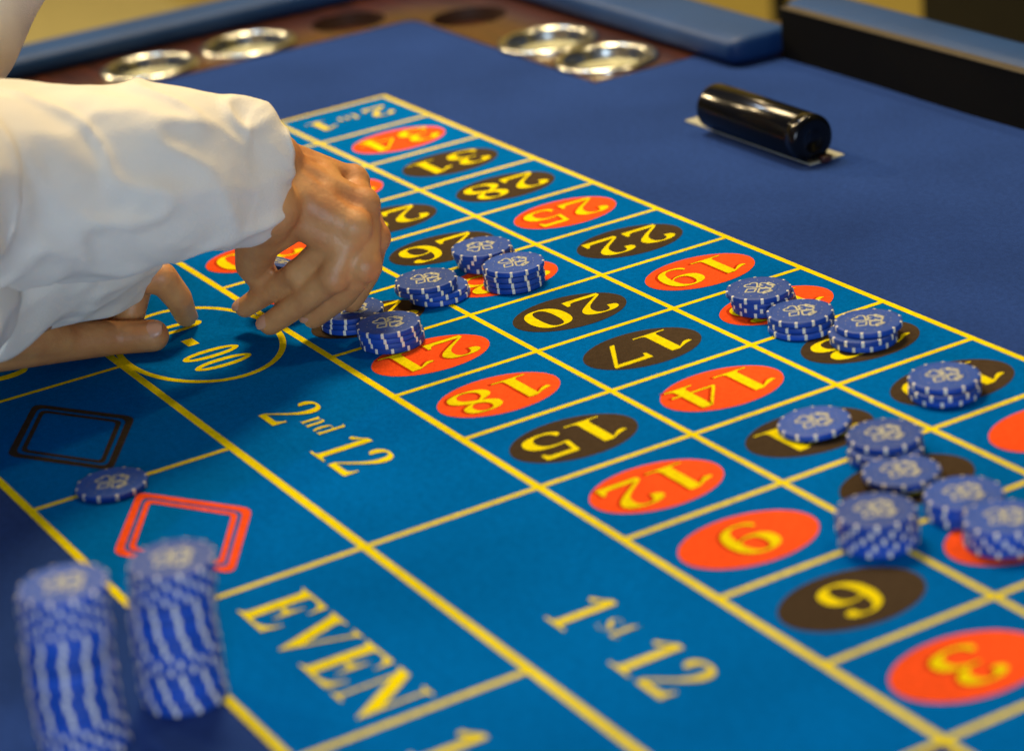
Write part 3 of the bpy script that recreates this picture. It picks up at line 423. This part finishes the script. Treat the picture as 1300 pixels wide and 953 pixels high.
# table body under the pads
box_obj('table_apron',(X0,XW+.045,YP-.055,YN+.06,-.14,-.0125),MT['wood'],table,.004)
box_obj('table_base_shelf',(X0,11.9*U,YP-.07,YB-.001,-.0115,.0055),MT['wood'],table,.001)
for x in (-2.2,-.6,1.1):
    box_obj('table_leg',(x-.06,x+.06,-.1,.5,-.775,-.141),MT['wood'],table,.01)
# near (player) side rail
wood2=wood_piece('wooden_rail',[(X0,YN+.0008),(XW,YN+.0008),(XW,YN+.10),(X0,YN+.10)],[])
pad('padded_armrest',[(XW-.02,YN+.10),(.9,YN+.10),(-1,YN+.10),(X0,YN+.10)][::-1][::1],-.05,.02,.0012,False,'blue vinyl padded armrest along the player side of the table')

# upright black board
brd=empty('divider_board',(9*U,-3.35*U,0)); tag(brd,'long upright matt black board standing on the felt in front of the blue padded armrest','divider board')
x0,x1=-9-2.6/U,1.88
bh=.50*U
nn=60; vs=[];fs=[]
for i in range(nn+1):
    x=(x0+(x1-x0)*i/nn)*U; wob=.0010*math.sin(i*1.7)+.0007*math.sin(i*.6)
    for (yy,zz) in ((0+wob,.0002),(0,bh),(-.008,bh),(-.008,.0002)): vs.append((x,yy,zz))
for i in range(nn):
    for j in range(4): fs.append((i*4+j,i*4+(j+1)%4,i*4+4+(j+1)%4,i*4+4+j))
fs.append((0,1,2,3)[::-1]); fs.append(tuple(nn*4+j for j in range(4)))
me=fix(mesh('board_panel',vs,fs)); link('board_panel',me,MT['board'],brd)
box_obj('board_top_edge',(x0*U,x1*U,-.0085,.0006,bh+.0003,bh+.0010),MT['boardedge'],brd)

# drop slot with money paddle
slot=box_obj('drop_slot_plate',(7.96*U,9.88*U,-1.885*U,-1.525*U,.0002,.0012),MT['plate'],table)
pdl=empty('money_paddle',(8.92*U-.016,-1.70*U,0)); tag(pdl,'shiny black cylindrical money paddle resting on the milky drop slot plate','money paddle')
prof=[(0,.0006),(.0060,.0006),(.0064,0),(.0138,0),(.0160,.0006),(.0170,.0022),(.0173,.0045),(.0173,.0100),(.0170,.0103),(.0170,.0110),(.0173,.0113),(.0173,.1180),(.0170,.1206),(.0160,.1220),(.0138,.1226),(.0064,.1226),(.0060,.1220),(0,.1220)]
vs,fs=lathe(prof,48); me=fix(mesh('paddle_handle',vs,fs,True))
for v in me.vertices: v.co=(v.co.z-.0613,v.co.y,v.co.x)
me.update(); bm=bmesh.new(); bm.from_mesh(me); bmesh.ops.recalc_face_normals(bm,faces=bm.faces); bm.to_mesh(me); bm.free()
h=link('paddle_handle',me,MT['blackplastic'],pdl,(0.0,.009,.0180))
b_=box_obj('paddle_blade',(-.064,.066,-.0045,.0045,.0013,.004),MT['blackplastic'],pdl,.001)
box_obj('blade_foot',(-.069,-.0640,.0,.008,.0014,.006),MT['wood'],pdl,.001)

# ---------------------------------------------------------------- chips
CR=.0195; CT=.0033
def chip_profile():
    return [(0,0),(CR-.0005,0),(CR-.00016,.00015),(CR,.0005),(CR,CT-.0005),(CR-.00016,CT-.00015),(CR-.0005,CT),(CR-.0026,CT),(CR-.0028,CT-.00013),(CR-.0080,CT-.00013),(CR-.0082,CT),(0,CT)]
vs,fs=lathe(chip_profile(),60); chipme=fix(mesh('chip_body',vs,fs,True)); chipme.materials.append(MT['chip'])
mod=None
bm=bmesh.new(); bm.from_mesh(chipme)
for e in bm.edges:
    if len(e.link_faces)==2 and e.calc_face_angle()>R(25): e.smooth=False
bm.to_mesh(chipme); bm.free()
# inlays
vs=[];fs=[]
pp=[(CR-.0013,CT+.00006),(CR-.0005,CT+.00006),(CR-.00010,CT-.00010),(CR+.00007,CT-.0005),(CR+.00007,.0005),(CR-.00010,.00010),(CR-.0005,-.00002)]
for k in range(12):
    a0=2*math.pi*k/12
    for i,da in enumerate((-.047,-.041,-.015,.015,.041,.047)):
        q=pp if i not in (0,5) else [(r-(.00012 if r>CR-.0003 else 0),z-(.0001 if z>CT-.0002 else 0)) for r,z in pp]
        for j,(r,z) in enumerate(q): 
            vs.append((r*math.cos(a0+da),r*math.sin(a0+da),z))
    b=k*6*7
    for i in range(5):
        for j in range(6): fs.append((b+i*7+j,b+i*7+7+j,b+i*7+7+j+1,b+i*7+j+1))
spotme=mesh('edge_inlays',vs,fs,True); spotme.materials.append(MT['chipwhite'])
# emblem : the four suits in outline, tips inward
parts=[]
bmE=bmesh.new()
for k,g in enumerate(('heart','diamond','spade','club')):
    me=glyph_curve('emblem',[(g,0,0,1)],0,1,bevel=.031,fill=False)
    a,b=gw(g); cx=(a+b)/2; ys=[v*.001 for sp in G[g] for v in sp[3::6]]; ymax=max(ys); ymin=min(ys)
    sgn=-1 if g=='heart' else 1   # the point looks to the middle
    for v in me.vertices:
        x=(v.co.x-cx); y=v.co.y; z=v.co.z
        if g=='heart': rad=(y-ymin)          # tip at ymin
        else: rad=(ymax-y)                   # tip at ymax
        if g!='heart': x=-x
        s=.0195; r_=.0013+rad*s; t_=x*s*1.16
        an=k*math.pi/2
        v.co=(r_*math.cos(an)-t_*math.sin(an),r_*math.sin(an)+t_*math.cos(an),CT+z*s*.22)
    bmE.from_mesh(me)
# small dots round the face
for k in range(16):
    a=2*math.pi*(k+.5)/16; r_=.0128 if k%2 else .0134
    bmesh.ops.create_circle(bmE,cap_ends=True,segments=8,radius=.00028,matrix=Matrix.Translation((r_*math.cos(a),r_*math.sin(a),CT-.0001)))
embme=bpy.data.meshes.new('printed_emblem'); bmE.to_mesh(embme); bmE.free(); embme.materials.append(MT['gold'])
GRP='blue clay chips with cream edge spots on the roulette layout'
ORD=['first','second','third','fourth','fifth','sixth','seventh','eighth','ninth','tenth','eleventh','twelfth','thirteenth','fourteenth','fifteenth','sixteenth','seventeenth','eighteenth','nineteenth','twentieth','twenty-first','twenty-second','twenty-third','twenty-fourth']
def chip(x,y,z,rot,top,label,tilt=(0,0)):
    e=empty('casino_chip',(x,y,z)); e.rotation_euler=(tilt[0],tilt[1],rot); tag(e,label,'casino chip',GRP)
    link('chip_body',chipme,None,e); s=link('edge_inlays',spotme,None,e); s['kind']='stuff'
    if top: link('printed_emblem',embme,None,e)
    return e
PITCH=CT+.00012
def stack(x,y,offs,where,rots=None,single=None):
    # offs: list bottom->top of (dx,dy)
    n=len(offs)
    for i,(dx,dy) in enumerate(offs):
        lab=single if (single and n==1) else ('top chip' if i==n-1 else ('bottom chip' if i==0 else ORD[n-1-i]+' chip from the top'))+' of '+where
        rot=(rots[i] if rots and rots[i] is not None else random.uniform(0,6.28))
        chip(x+dx,y+dy,.0007+i*PITCH,rot,i==n-1,lab)
def jit(a=.0006): return (random.uniform(-a,a),random.uniform(-a,a))
h=PITCH
def lean(n,dx,dy,j=.0005): return [(dx*(1-i/(n-1))+random.uniform(-j,j),dy*(1-i/(n-1))+random.uniform(-j,j)) for i in range(n)]
stack(0.64538,0.14243,lean(4,.001,-.004),'the four-chip pile on black twenty-six',[.2,.45,.7,1.9])
stack(0.60273,0.14288,lean(4,-.0015,.0015,.0004),'the neat four-chip pile on red twenty-three',[.50,.46,.42,.44])
stack(0.61826,0.19740,[(-.0012,-.0075),(-.0005,-.0068),(0,.0008),(0,0)],'the split pile below black twenty-six',[.1,.35,.6,.45])
stack(0.61313,0.25258,lean(3,.0004,.0004,.0003),'the pile nearest the reaching hand',[.33,.35,.36])
stack(0.56743,0.25073,lean(4,-.0005,-.0012,.0007),'the neat pile overlapping red twenty-one',[.05,.40,.44,.38])
stack(0.45177,0.06019,lean(4,.0015,-.0045,.0006),'the leftmost pile on red sixteen',[.15,.38,.25,.02])
stack(0.41130,0.05957,[(-.0025,.0012),(-.001,.0002),(0,0)],'the pile between red sixteen and black thirteen',[.02,.50,.30])
stack(0.37025,0.04131,[(-.0015,.0050),(-.002,.0058),(0,0)],'the pile on black thirteen',[.1,.4,.2])
stack(0.27785,0.06120,[(-.001,.001),(-.0022,.0018),(0,0)],'the pile alone on black ten',[.30,.52,.40])
chip(0.28799,0.14071,.0021,.45,True,'single chip lying slightly tilted on the left of black eleven',(-.03,.05))
stack(0.23989,0.13125,[(-.0055,.0042),(-.006,.004),(0,0)],'the pile right of the tilted single chip',[.3,.1,.42])
stack(0.20521,0.14815,[(.0045,-.0045),(0,0)],'the two-chip pile amid the near right cluster',[.2,.45])
stack(0.15824,0.14645,[(-.001,.0005),(0,.0),(0,0)],'the pile half hidden by the rightmost pile',[.42,.36,.40])
stack(0.11945,0.15383,[(.002,-.001),(.001,-.001),(.0,0),(0,0)],'the rightmost pile, cut by the picture edge',[.2,.5,.35,.15])
stack(0.16074,0.19708,lean(5,.0005,-.0005,.0008),'the tallest pile of the near right cluster',[.15,.30,.05,.22,.42])
stack(0.48836,0.46241,[(0,0)],'',[.3],'single chip lying on the yellow line between the black and red diamonds')
# two tall stacks in the foreground
def tall(x,y,n,lx,ly,where,pat):
    o=[]
    for i in range(n):
        t=(n-1-i)/(n-1)
        o.append((lx*math.sin(t*2.2)+random.uniform(-.0007,.0007),ly*math.sin(t*2.2)+random.uniform(-.0007,.0007)))
    stack(x,y,o,where,pat)
def pat(n,runs):
    # runs (from the top): (count, step) ; small steps give the slanting stripes of the real stacks
    r=[];a=.3
    for c,s_ in runs:
        for _ in range(c): a+=s_+random.uniform(-.02,.02); r.append(a)
    while len(r)<n: a+=.05; r.append(a)
    return r[:n][::-1]
tall(.2467,.5180,20,.0005,.0042,'the tall foreground stack before the red diamond',pat(20,[(1,.0),(4,.23),(7,.045),(3,.25),(5,.04)]))
tall(.2350,.5715,23,.0005,.0040,'the tall foreground stack nearest the left edge',pat(23,[(1,.1),(5,.25),(9,-.012),(3,.05),(5,.2)]))


# ---------------------------------------------------------------- the person
person=empty('person',(.8,.95,-.78)); tag(person,'person in a loose white long-sleeved shirt reaching across the table for chips','person')
PL=Vector((.8,.95,-.78))
bmB=bmesh.new()
def ball(c,r,sc3=(1,1,1),rotm=None,seg=20):
    m=Matrix.Translation(c)
    if rotm: m=m@rotm
    m=m@Matrix.Diagonal((sc3[0],sc3[1],sc3[2],1))
    bmesh.ops.create_uvsphere(bmB,u_segments=seg,v_segments=seg//2+2,radius=r,matrix=m)
def cone(p,q,r0,r1,seg=20):
    p=Vector(p);q=Vector(q);d=q-p
    if d.length<1e-6: return
    m=Matrix.Translation((p+q)/2)@d.to_track_quat('Z','Y').to_matrix().to_4x4()
    bmesh.ops.create_cone(bmB,cap_ends=True,segments=seg,radius1=r0,radius2=r1,depth=d.length,matrix=m)
def chain(pts,rads):
    for p,r in zip(pts,rads): ball(p,r)
    for i in range(len(pts)-1): cone(pts[i],pts[i+1],rads[i],rads[i+1])
V=Vector
# left hand : resting on the cloth, thumb along the table, forefinger bent down
LW=V((0.6376,0.4582,0.0620))
Lpalm=V((0.6689,0.4164,0.0400))
th=[V((0.6677,0.4636,0.0300)),V((0.6752,0.4139,0.0180)),V((0.6730,0.3838,0.0125)),V((0.6610,0.3658,0.0118))]
chain(th,[.0150,.0125,.0108,.0102])
ixm=V((0.6881,0.3772,0.0460)); ixp=V((0.6688,0.3514,0.0440)); ixd=V((0.6746,0.3409,0.0260)); ixt=V((0.6864,0.3334,0.0085))
chain([ixm,ixp,ixd,ixt],[.0125,.0100,.0088,.0072])
far=V((.0195,.004,0))
for k in (1,2,3):
    o=far*k
    q=[.9,1.0,.72]
    a=ixm+o+V((0,.004*k-.004,0)); b=ixp+o+V((0,.004+.006*(k-1),-.004)); c=b+V((-.004,.012,-.024)); d=V((c.x-.004,c.y+.018,.009))
    chain([a,b,c,d],[.012,.0098,.0088,.0075])
# palm slab from wrist to knuckles
for k in range(4):
    o=far*k
    cone(LW+V((.012*(k-1),0,.0)),ixm+o+V((0,.003*k,0)),.017,.0135); ball(ixm+o+V((0,.003*k,0)),.0135)
ball(LW,.024,(1.15,1,.8)); cone(V((0.6630,0.4620,0.0420)),V((0.6752,0.4139,0.0180)),.019,.0120)
LF=[LW,V((0.6184,0.4976,0.0880)),V((0.5660,0.5629,0.1100)),V((.84,.665,.145))]
chain(LF,[.023,.026,.030,.038])
chain([LF[3],V((.97,.57,.24)),V((1.09,.47,.33))],[.038,.045,.06])
# right hand : hanging from the cuff, fingers curled down round two chips
RW=V((0.6141,0.2947,0.1130))
K=[V((0.6245,0.2368,0.0840)),V((0.5934,0.2461,0.0790)),V((0.5808,0.2593,0.0720)),V((0.5870,0.2688,0.0660))]
Pq=[V((0.5933,0.2409,0.0600)),V((0.5761,0.2568,0.0510)),V((0.5818,0.2752,0.0470)),V((0.6056,0.2870,0.0460))]
Dq=[V((0.6013,0.2445,0.0360)),V((0.5923,0.2661,0.0300)),V((0.6034,0.2898,0.0280)),V((0.6323,0.2994,0.0290))]
Tq=[V((0.6077,0.2547,0.0180)),V((0.6105,0.2799,0.0140)),V((0.6219,0.3041,0.0130)),V((0.6503,0.3076,0.0170))]
for k in range(4): chain([K[k],Pq[k],Dq[k],Tq[k]],[[.0112,.0096,.0084,.0074],[.0113,.0097,.0085,.0075],[.0110,.0094,.0083,.0073],[.0102,.0085,.0076,.0067]][k])
for k in range(4):
    w0=RW+ (K[k]-K[1])*.45
    cone(w0,K[k],.0155,.0118); ball(w0,.0155); ball(K[k],.0118)
for k in range(3): cone(K[k],K[k+1],.0105,.0105); cone(RW.lerp(K[k],.6),RW.lerp(K[k+1],.6),.014,.014)
TH=[V((0.5927,0.3052,0.0960)),V((0.6177,0.3050,0.0700)),V((0.6364,0.3031,0.0480)),V((0.6374,0.2963,0.0340))]
chain(TH,[.0190,.0145,.0115,.0098]); cone(RW.lerp(K[2],.5),TH[1],.018,.0150); cone(RW.lerp(K[3],.55),TH[1].lerp(TH[2],.3),.016,.011)
DN=V((-.45,.05,.89)).normalized()
for k in range(4):
    a_=RW.lerp(K[k],.35)+DN*.0135; b_=K[k]+DN*.0100
    cone(a_,b_,.0028,.0034); ball(K[k]+DN*.0030,.0118); ball(Pq[k]+(Pq[k]-K[k]).normalized()*.0010,[.0108,.0110,.0104,.0095][k])
RF=[RW,V((0.6048,0.3539,0.1270)),V((0.5893,0.4453,0.1470)),V((.556,.560,.180))]
chain(RF,[.0235,.026,.028,.029])
chain([RF[3],V((.665,.585,.27)),V((.78,.50,.335))],[.031,.038,.05])

# torso, neck, head, legs
chain([V((.84,1.02,-.05)),V((.86,.86,.12)),V((.93,.465,.27))],[.115,.11,.12])
ball(V((.93,.455,.275)),.125,(1.2,1,.8)); ball(V((.84,1.02,-.06)),.12,(1.2,.85,1))
chain([V((.79,.475,.335)),V((1.11,.455,.33))],[.05,.05])
chain([V((.95,.365,.37)),V((.965,.315,.45))],[.06,.055])
HC=V((.97,.27,.525))
hm=Matrix.Rotation(R(-25),4,'Z')@Matrix.Rotation(R(40),4,'X')
ball(HC,.088,(.86,1.05,1.22),hm,32)
def hp(x,y,z): return HC+(hm@V((x,y,z)))     # face looks along local -Y
cone(hp(0,-.03,-.05),hp(0,-.045,-.105),.062,.040); ball(hp(0,-.05,-.098),.040)
cone(hp(0,-.086,.012),hp(0,-.099,-.024),.009,.012); ball(hp(0,-.099,-.024),.012); 
for s in (-1,1):
    ball(hp(s*.032,-.082,.012),.014); ball(hp(s*.078,.005,-.01),.018,(.5,1,1.5)); ball(hp(s*.012,-.100,-.03),.008)
ball(hp(0,-.084,-.060),.012,(2,1,.6)); ball(hp(0,-.082,-.072),.012,(1.7,1,.6))
for s in (-1,1):
    chain([V((.84+s*.09,1.02,-.08)),V((.8+s*.10,1.02,-.45)),V((.8+s*.10,1.05,-.72))],[.085,.06,.045]); chain([V((.8+s*.10,1.05,-.745)),V((.8+s*.10,.88,-.755))],[.034,.026])
me=bpy.data.meshes.new('body'); bmB.to_mesh(me); bmB.free()
body=bpy.data.objects.new('body',me); col.objects.link(body)
rm=body.modifiers.new('r','REMESH'); rm.mode='VOXEL'; rm.voxel_size=.0019; rm.use_smooth_shade=True
sm=body.modifiers.new('s','SMOOTH'); sm.iterations=4; sm.factor=.5
dg=bpy.context.evaluated_depsgraph_get(); me2=bpy.data.meshes.new_from_object(body.evaluated_get(dg)); me2.name='body'
bpy.data.objects.remove(body)
me2.materials.clear(); me2.shade_smooth()
for v in me2.vertices: v.co-=PL
body=link('body',me2,MT['skin'],person)
for s in (-1,1):
    bm=bmesh.new(); bmesh.ops.create_uvsphere(bm,u_segments=20,v_segments=12,radius=.0115,matrix=Matrix.Translation(hp(s*.031,-.0815,.012)-PL)); m_=bpy.data.meshes.new('eye'); bm.to_mesh(m_); bm.free(); m_.shade_smooth(); link('eye',m_,MT['button'],person)
bm=bmesh.new(); bmesh.ops.create_uvsphere(bm,u_segments=40,v_segments=24,radius=.098,matrix=Matrix.Translation(HC-PL)@hm@Matrix.Translation((0,.012,.014))@Matrix.Diagonal((.88,1.04,1.18,1)))
for v in list(bm.verts):
    l=hm.inverted()@(v.co+PL-HC)
    if l.y<-.045 and l.z<.075 or l.z<-.055: bm.verts.remove(v)
    else: v.co+=noise.noise_vector(v.co*60)*.006
m_=bpy.data.meshes.new('hair'); bm.to_mesh(m_); bm.free(); m_.shade_smooth(); link('hair',m_,MT['hair'],person)

# shirt : lofted tubes with folds -----------------------------------------------
def loft(name,cs,mat,fold=.004,seg=72,thick=.0009,endfold=None,close_start=False,seed=0,seam=None):
    # cs: list of (centre, rx, rz[, tilt])  ->  smooth Catmull path with elliptical rings
    P=[V(c[0]) for c in cs]; RX=[c[1] for c in cs]; RZ=[c[2] for c in cs]
    def cr(a,b,c,d,t): return .5*((2*b)+(c-a)*t+(2*a-5*b+4*c-d)*t*t+(3*b-a-3*c+d)*t**3)
    rings=[];n=len(P);sub=10
    for i in range(n-1):
        a=max(i-1,0);d=min(i+2,n-1)
        for k in range(sub if i<n-2 else sub+1):
            t=k/sub
            rings.append((cr(P[a],P[i],P[i+1],P[d],t),cr(RX[a],RX[i],RX[i+1],RX[d],t),cr(RZ[a],RZ[i],RZ[i+1],RZ[d],t)))
    vs=[];fs=[];m=len(rings); length=0
    for i,(c,rx,rz) in enumerate(rings):
        d=(rings[min(i+1,m-1)][0]-rings[max(i-1,0)][0]).normalized()
        s=d.cross(V((0,0,1))).normalized(); u=s.cross(d).normalized()
        if i: length+=(c-rings[i-1][0]).length
        for j in range(seg):
            a=2*math.pi*j/seg
            nrm=s*math.cos(a)+u*math.sin(a)
            p=c+s*rx*math.cos(a)+u*rz*math.sin(a)
            q=V((length*9+seed,math.cos(a)*.75+math.sin(length*14+seed)*.3,math.sin(a)*.75+length*5))
            f=noise.noise(q*1.5)
            w1=noise.noise(q*1.2+V((3,7,seed)))
            rdg=max(0,1-abs(noise.noise(q*1.7+V((5+w1,1,seed)))*3.0))**2
            q2=V((length*19+math.sin(a+seed)*1.6+w1,math.cos(a)*1.1,math.sin(a)*1.1+seed))
            rd2=max(0,1-abs(noise.noise(q2)*3.4))**2
            q3=V((length*44+math.sin(a+1+seed)*2.4,math.cos(a)*2.2,math.sin(a)*2.2+seed))
            rd3=max(0,1-abs(noise.noise(q3)*3.2))**2
            p+=nrm*fold*(1.3*f+.70*rdg+.26*rd2+.07*rd3-.45)
            vs.append(p-PL)
    for i in range(m-1):
        for j in range(seg): fs.append((i*seg+j,i*seg+(j+1)%seg,(i+1)*seg+(j+1)%seg,(i+1)*seg+j))
    if close_start: fs.append(tuple(range(seg))[::-1])
    me=mesh(name,vs,fs,True); bm=bmesh.new(); bm.from_mesh(me); bmesh.ops.recalc_face_normals(bm,faces=bm.faces); bm.to_mesh(me); bm.free()
    o=link(name,me,mat,person)
    so=o.modifiers.new('t','SOLIDIFY'); so.thickness=thick; so.offset=0
    ss=o.modifiers.new('u','SUBSURF'); ss.levels=1; ss.render_levels=1
    return o
# finger nails
def nail(name,tip,prev,r,wd,ln,up=V((0,0,.9))):
    bm=bmesh.new(); bmesh.ops.create_uvsphere(bm,u_segments=20,v_segments=12,radius=1,matrix=Matrix.Identity(4))
    tt=(tip-prev).normalized(); u_=((V(Cm)-tip).normalized()*.9+up); u_=(u_-tt*u_.dot(tt)).normalized(); sd=tt.cross(u_)
    for v in bm.verts:
        x,y,z=v.co; x=max(min(x,.82),-.9)
        v.co=tip-PL+tt*(x*ln+ln*.15)+sd*(y*wd)+u_*(r*.80+z*r*.2-r*.16*y*y)
    m_=bpy.data.meshes.new(name); bm.to_mesh(m_); bm.free(); m_.shade_smooth(); link(name,m_,MT['nail'],person)
nail('thumb_nail',th[3],th[2],.0102,.0068,.0078)
nail('finger_nail',ixt,ixd,.0072,.0048,.0058)
nail('finger_nail',Tq[3],Dq[3],.0070,.0046,.0055)
nail('finger_nail',Tq[2],Dq[2],.0076,.0052,.0060)
nail('finger_nail',Tq[1],Dq[1],.0079,.0052,.0060)
# sleeves and shirt body
loft('shirt_sleeve',[(V((.83,.470,.335)),.088,.088),(V((.735,.540,.305)),.080,.082),(V((.640,.605,.255)),.070,.072),(V((0.5027,0.5746,0.1900)),.063,.066),(V((0.5638,0.5090,0.1650)),.058,.061),(V((0.5893,0.4453,0.1470)),.053,.057),(V((0.5965,0.3973,0.1360)),.051,.054),(V((0.6026,0.3597,0.1280)),.047,.050),(V((0.6073,0.3303,0.1210)),.043,.044),(V((0.6089,0.3119,0.1170)),.041,.0400),(V((0.6104,0.3014,0.1145)),.036,.034),(V((0.6115,0.2964,0.1135)),.0290,.0275)],MT['shirt'],.0058,seed=1,seg=96)
loft('shirt_cuff',[(V((0.6112,0.3040,0.1150)),.0300,.0285),(V((0.6119,0.2967,0.1135)),.0290,.0275),(V((0.6100,0.2931,0.1125)),.0284,.0270)],MT['shirt'],.0012,seed=12,thick=.0018)
loft('shirt_sleeve',[(V((1.06,.46,.33)),.088,.088),(V((.98,.56,.24)),.078,.080),(V((.85,.665,.145)),.064,.064),(V((0.5660,0.5629,0.1100)),.054,.054),(V((0.6125,0.4991,0.0900)),.045,.046),(V((0.6298,0.4522,0.0830)),.037,.038),(V((0.6499,0.4097,0.0750)),.034,.035),(V((0.6699,0.3729,0.0670)),.029,.030)],MT['shirt'],.0048,seed=4,seg=96)
loft('shirt_body',[(V((.84,1.06,-.10)),.20,.15),(V((.85,.95,.03)),.19,.155),(V((.885,.73,.155)),.20,.155),(V((.92,.512,.24)),.222,.155),(V((.935,.412,.305)),.205,.145),(V((.942,.385,.345)),.15,.105),(V((.948,.370,.372)),.082,.072)],MT['shirt'],.007,seg=96,seed=9)
loft('shirt_collar',[(V((.950,.365,.375)),.078,.070),(V((.958,.340,.41)),.070,.066)],MT['shirt'],.001,seed=3,thick=.003)
for s in (-1,1):
    loft('trouser_leg',[(V((.84+s*.09,1.02,-.04)),.11,.12),(V((.8+s*.10,1.02,-.45)),.085,.085),(V((.8+s*.10,1.05,-.72)),.075,.075)],MT['trouser'],.004,seed=6+s)
# two chips pinched by the moving hand
chip(*V((0.6696,0.2744,0.0300)),.9,True,'upper of the two chips pinched under the reaching hand',(.25,-.30))
chip(*V((0.6716,0.2752,0.0260)),.4,False,'lower of the two chips pinched under the reaching hand',(.25,-.30))
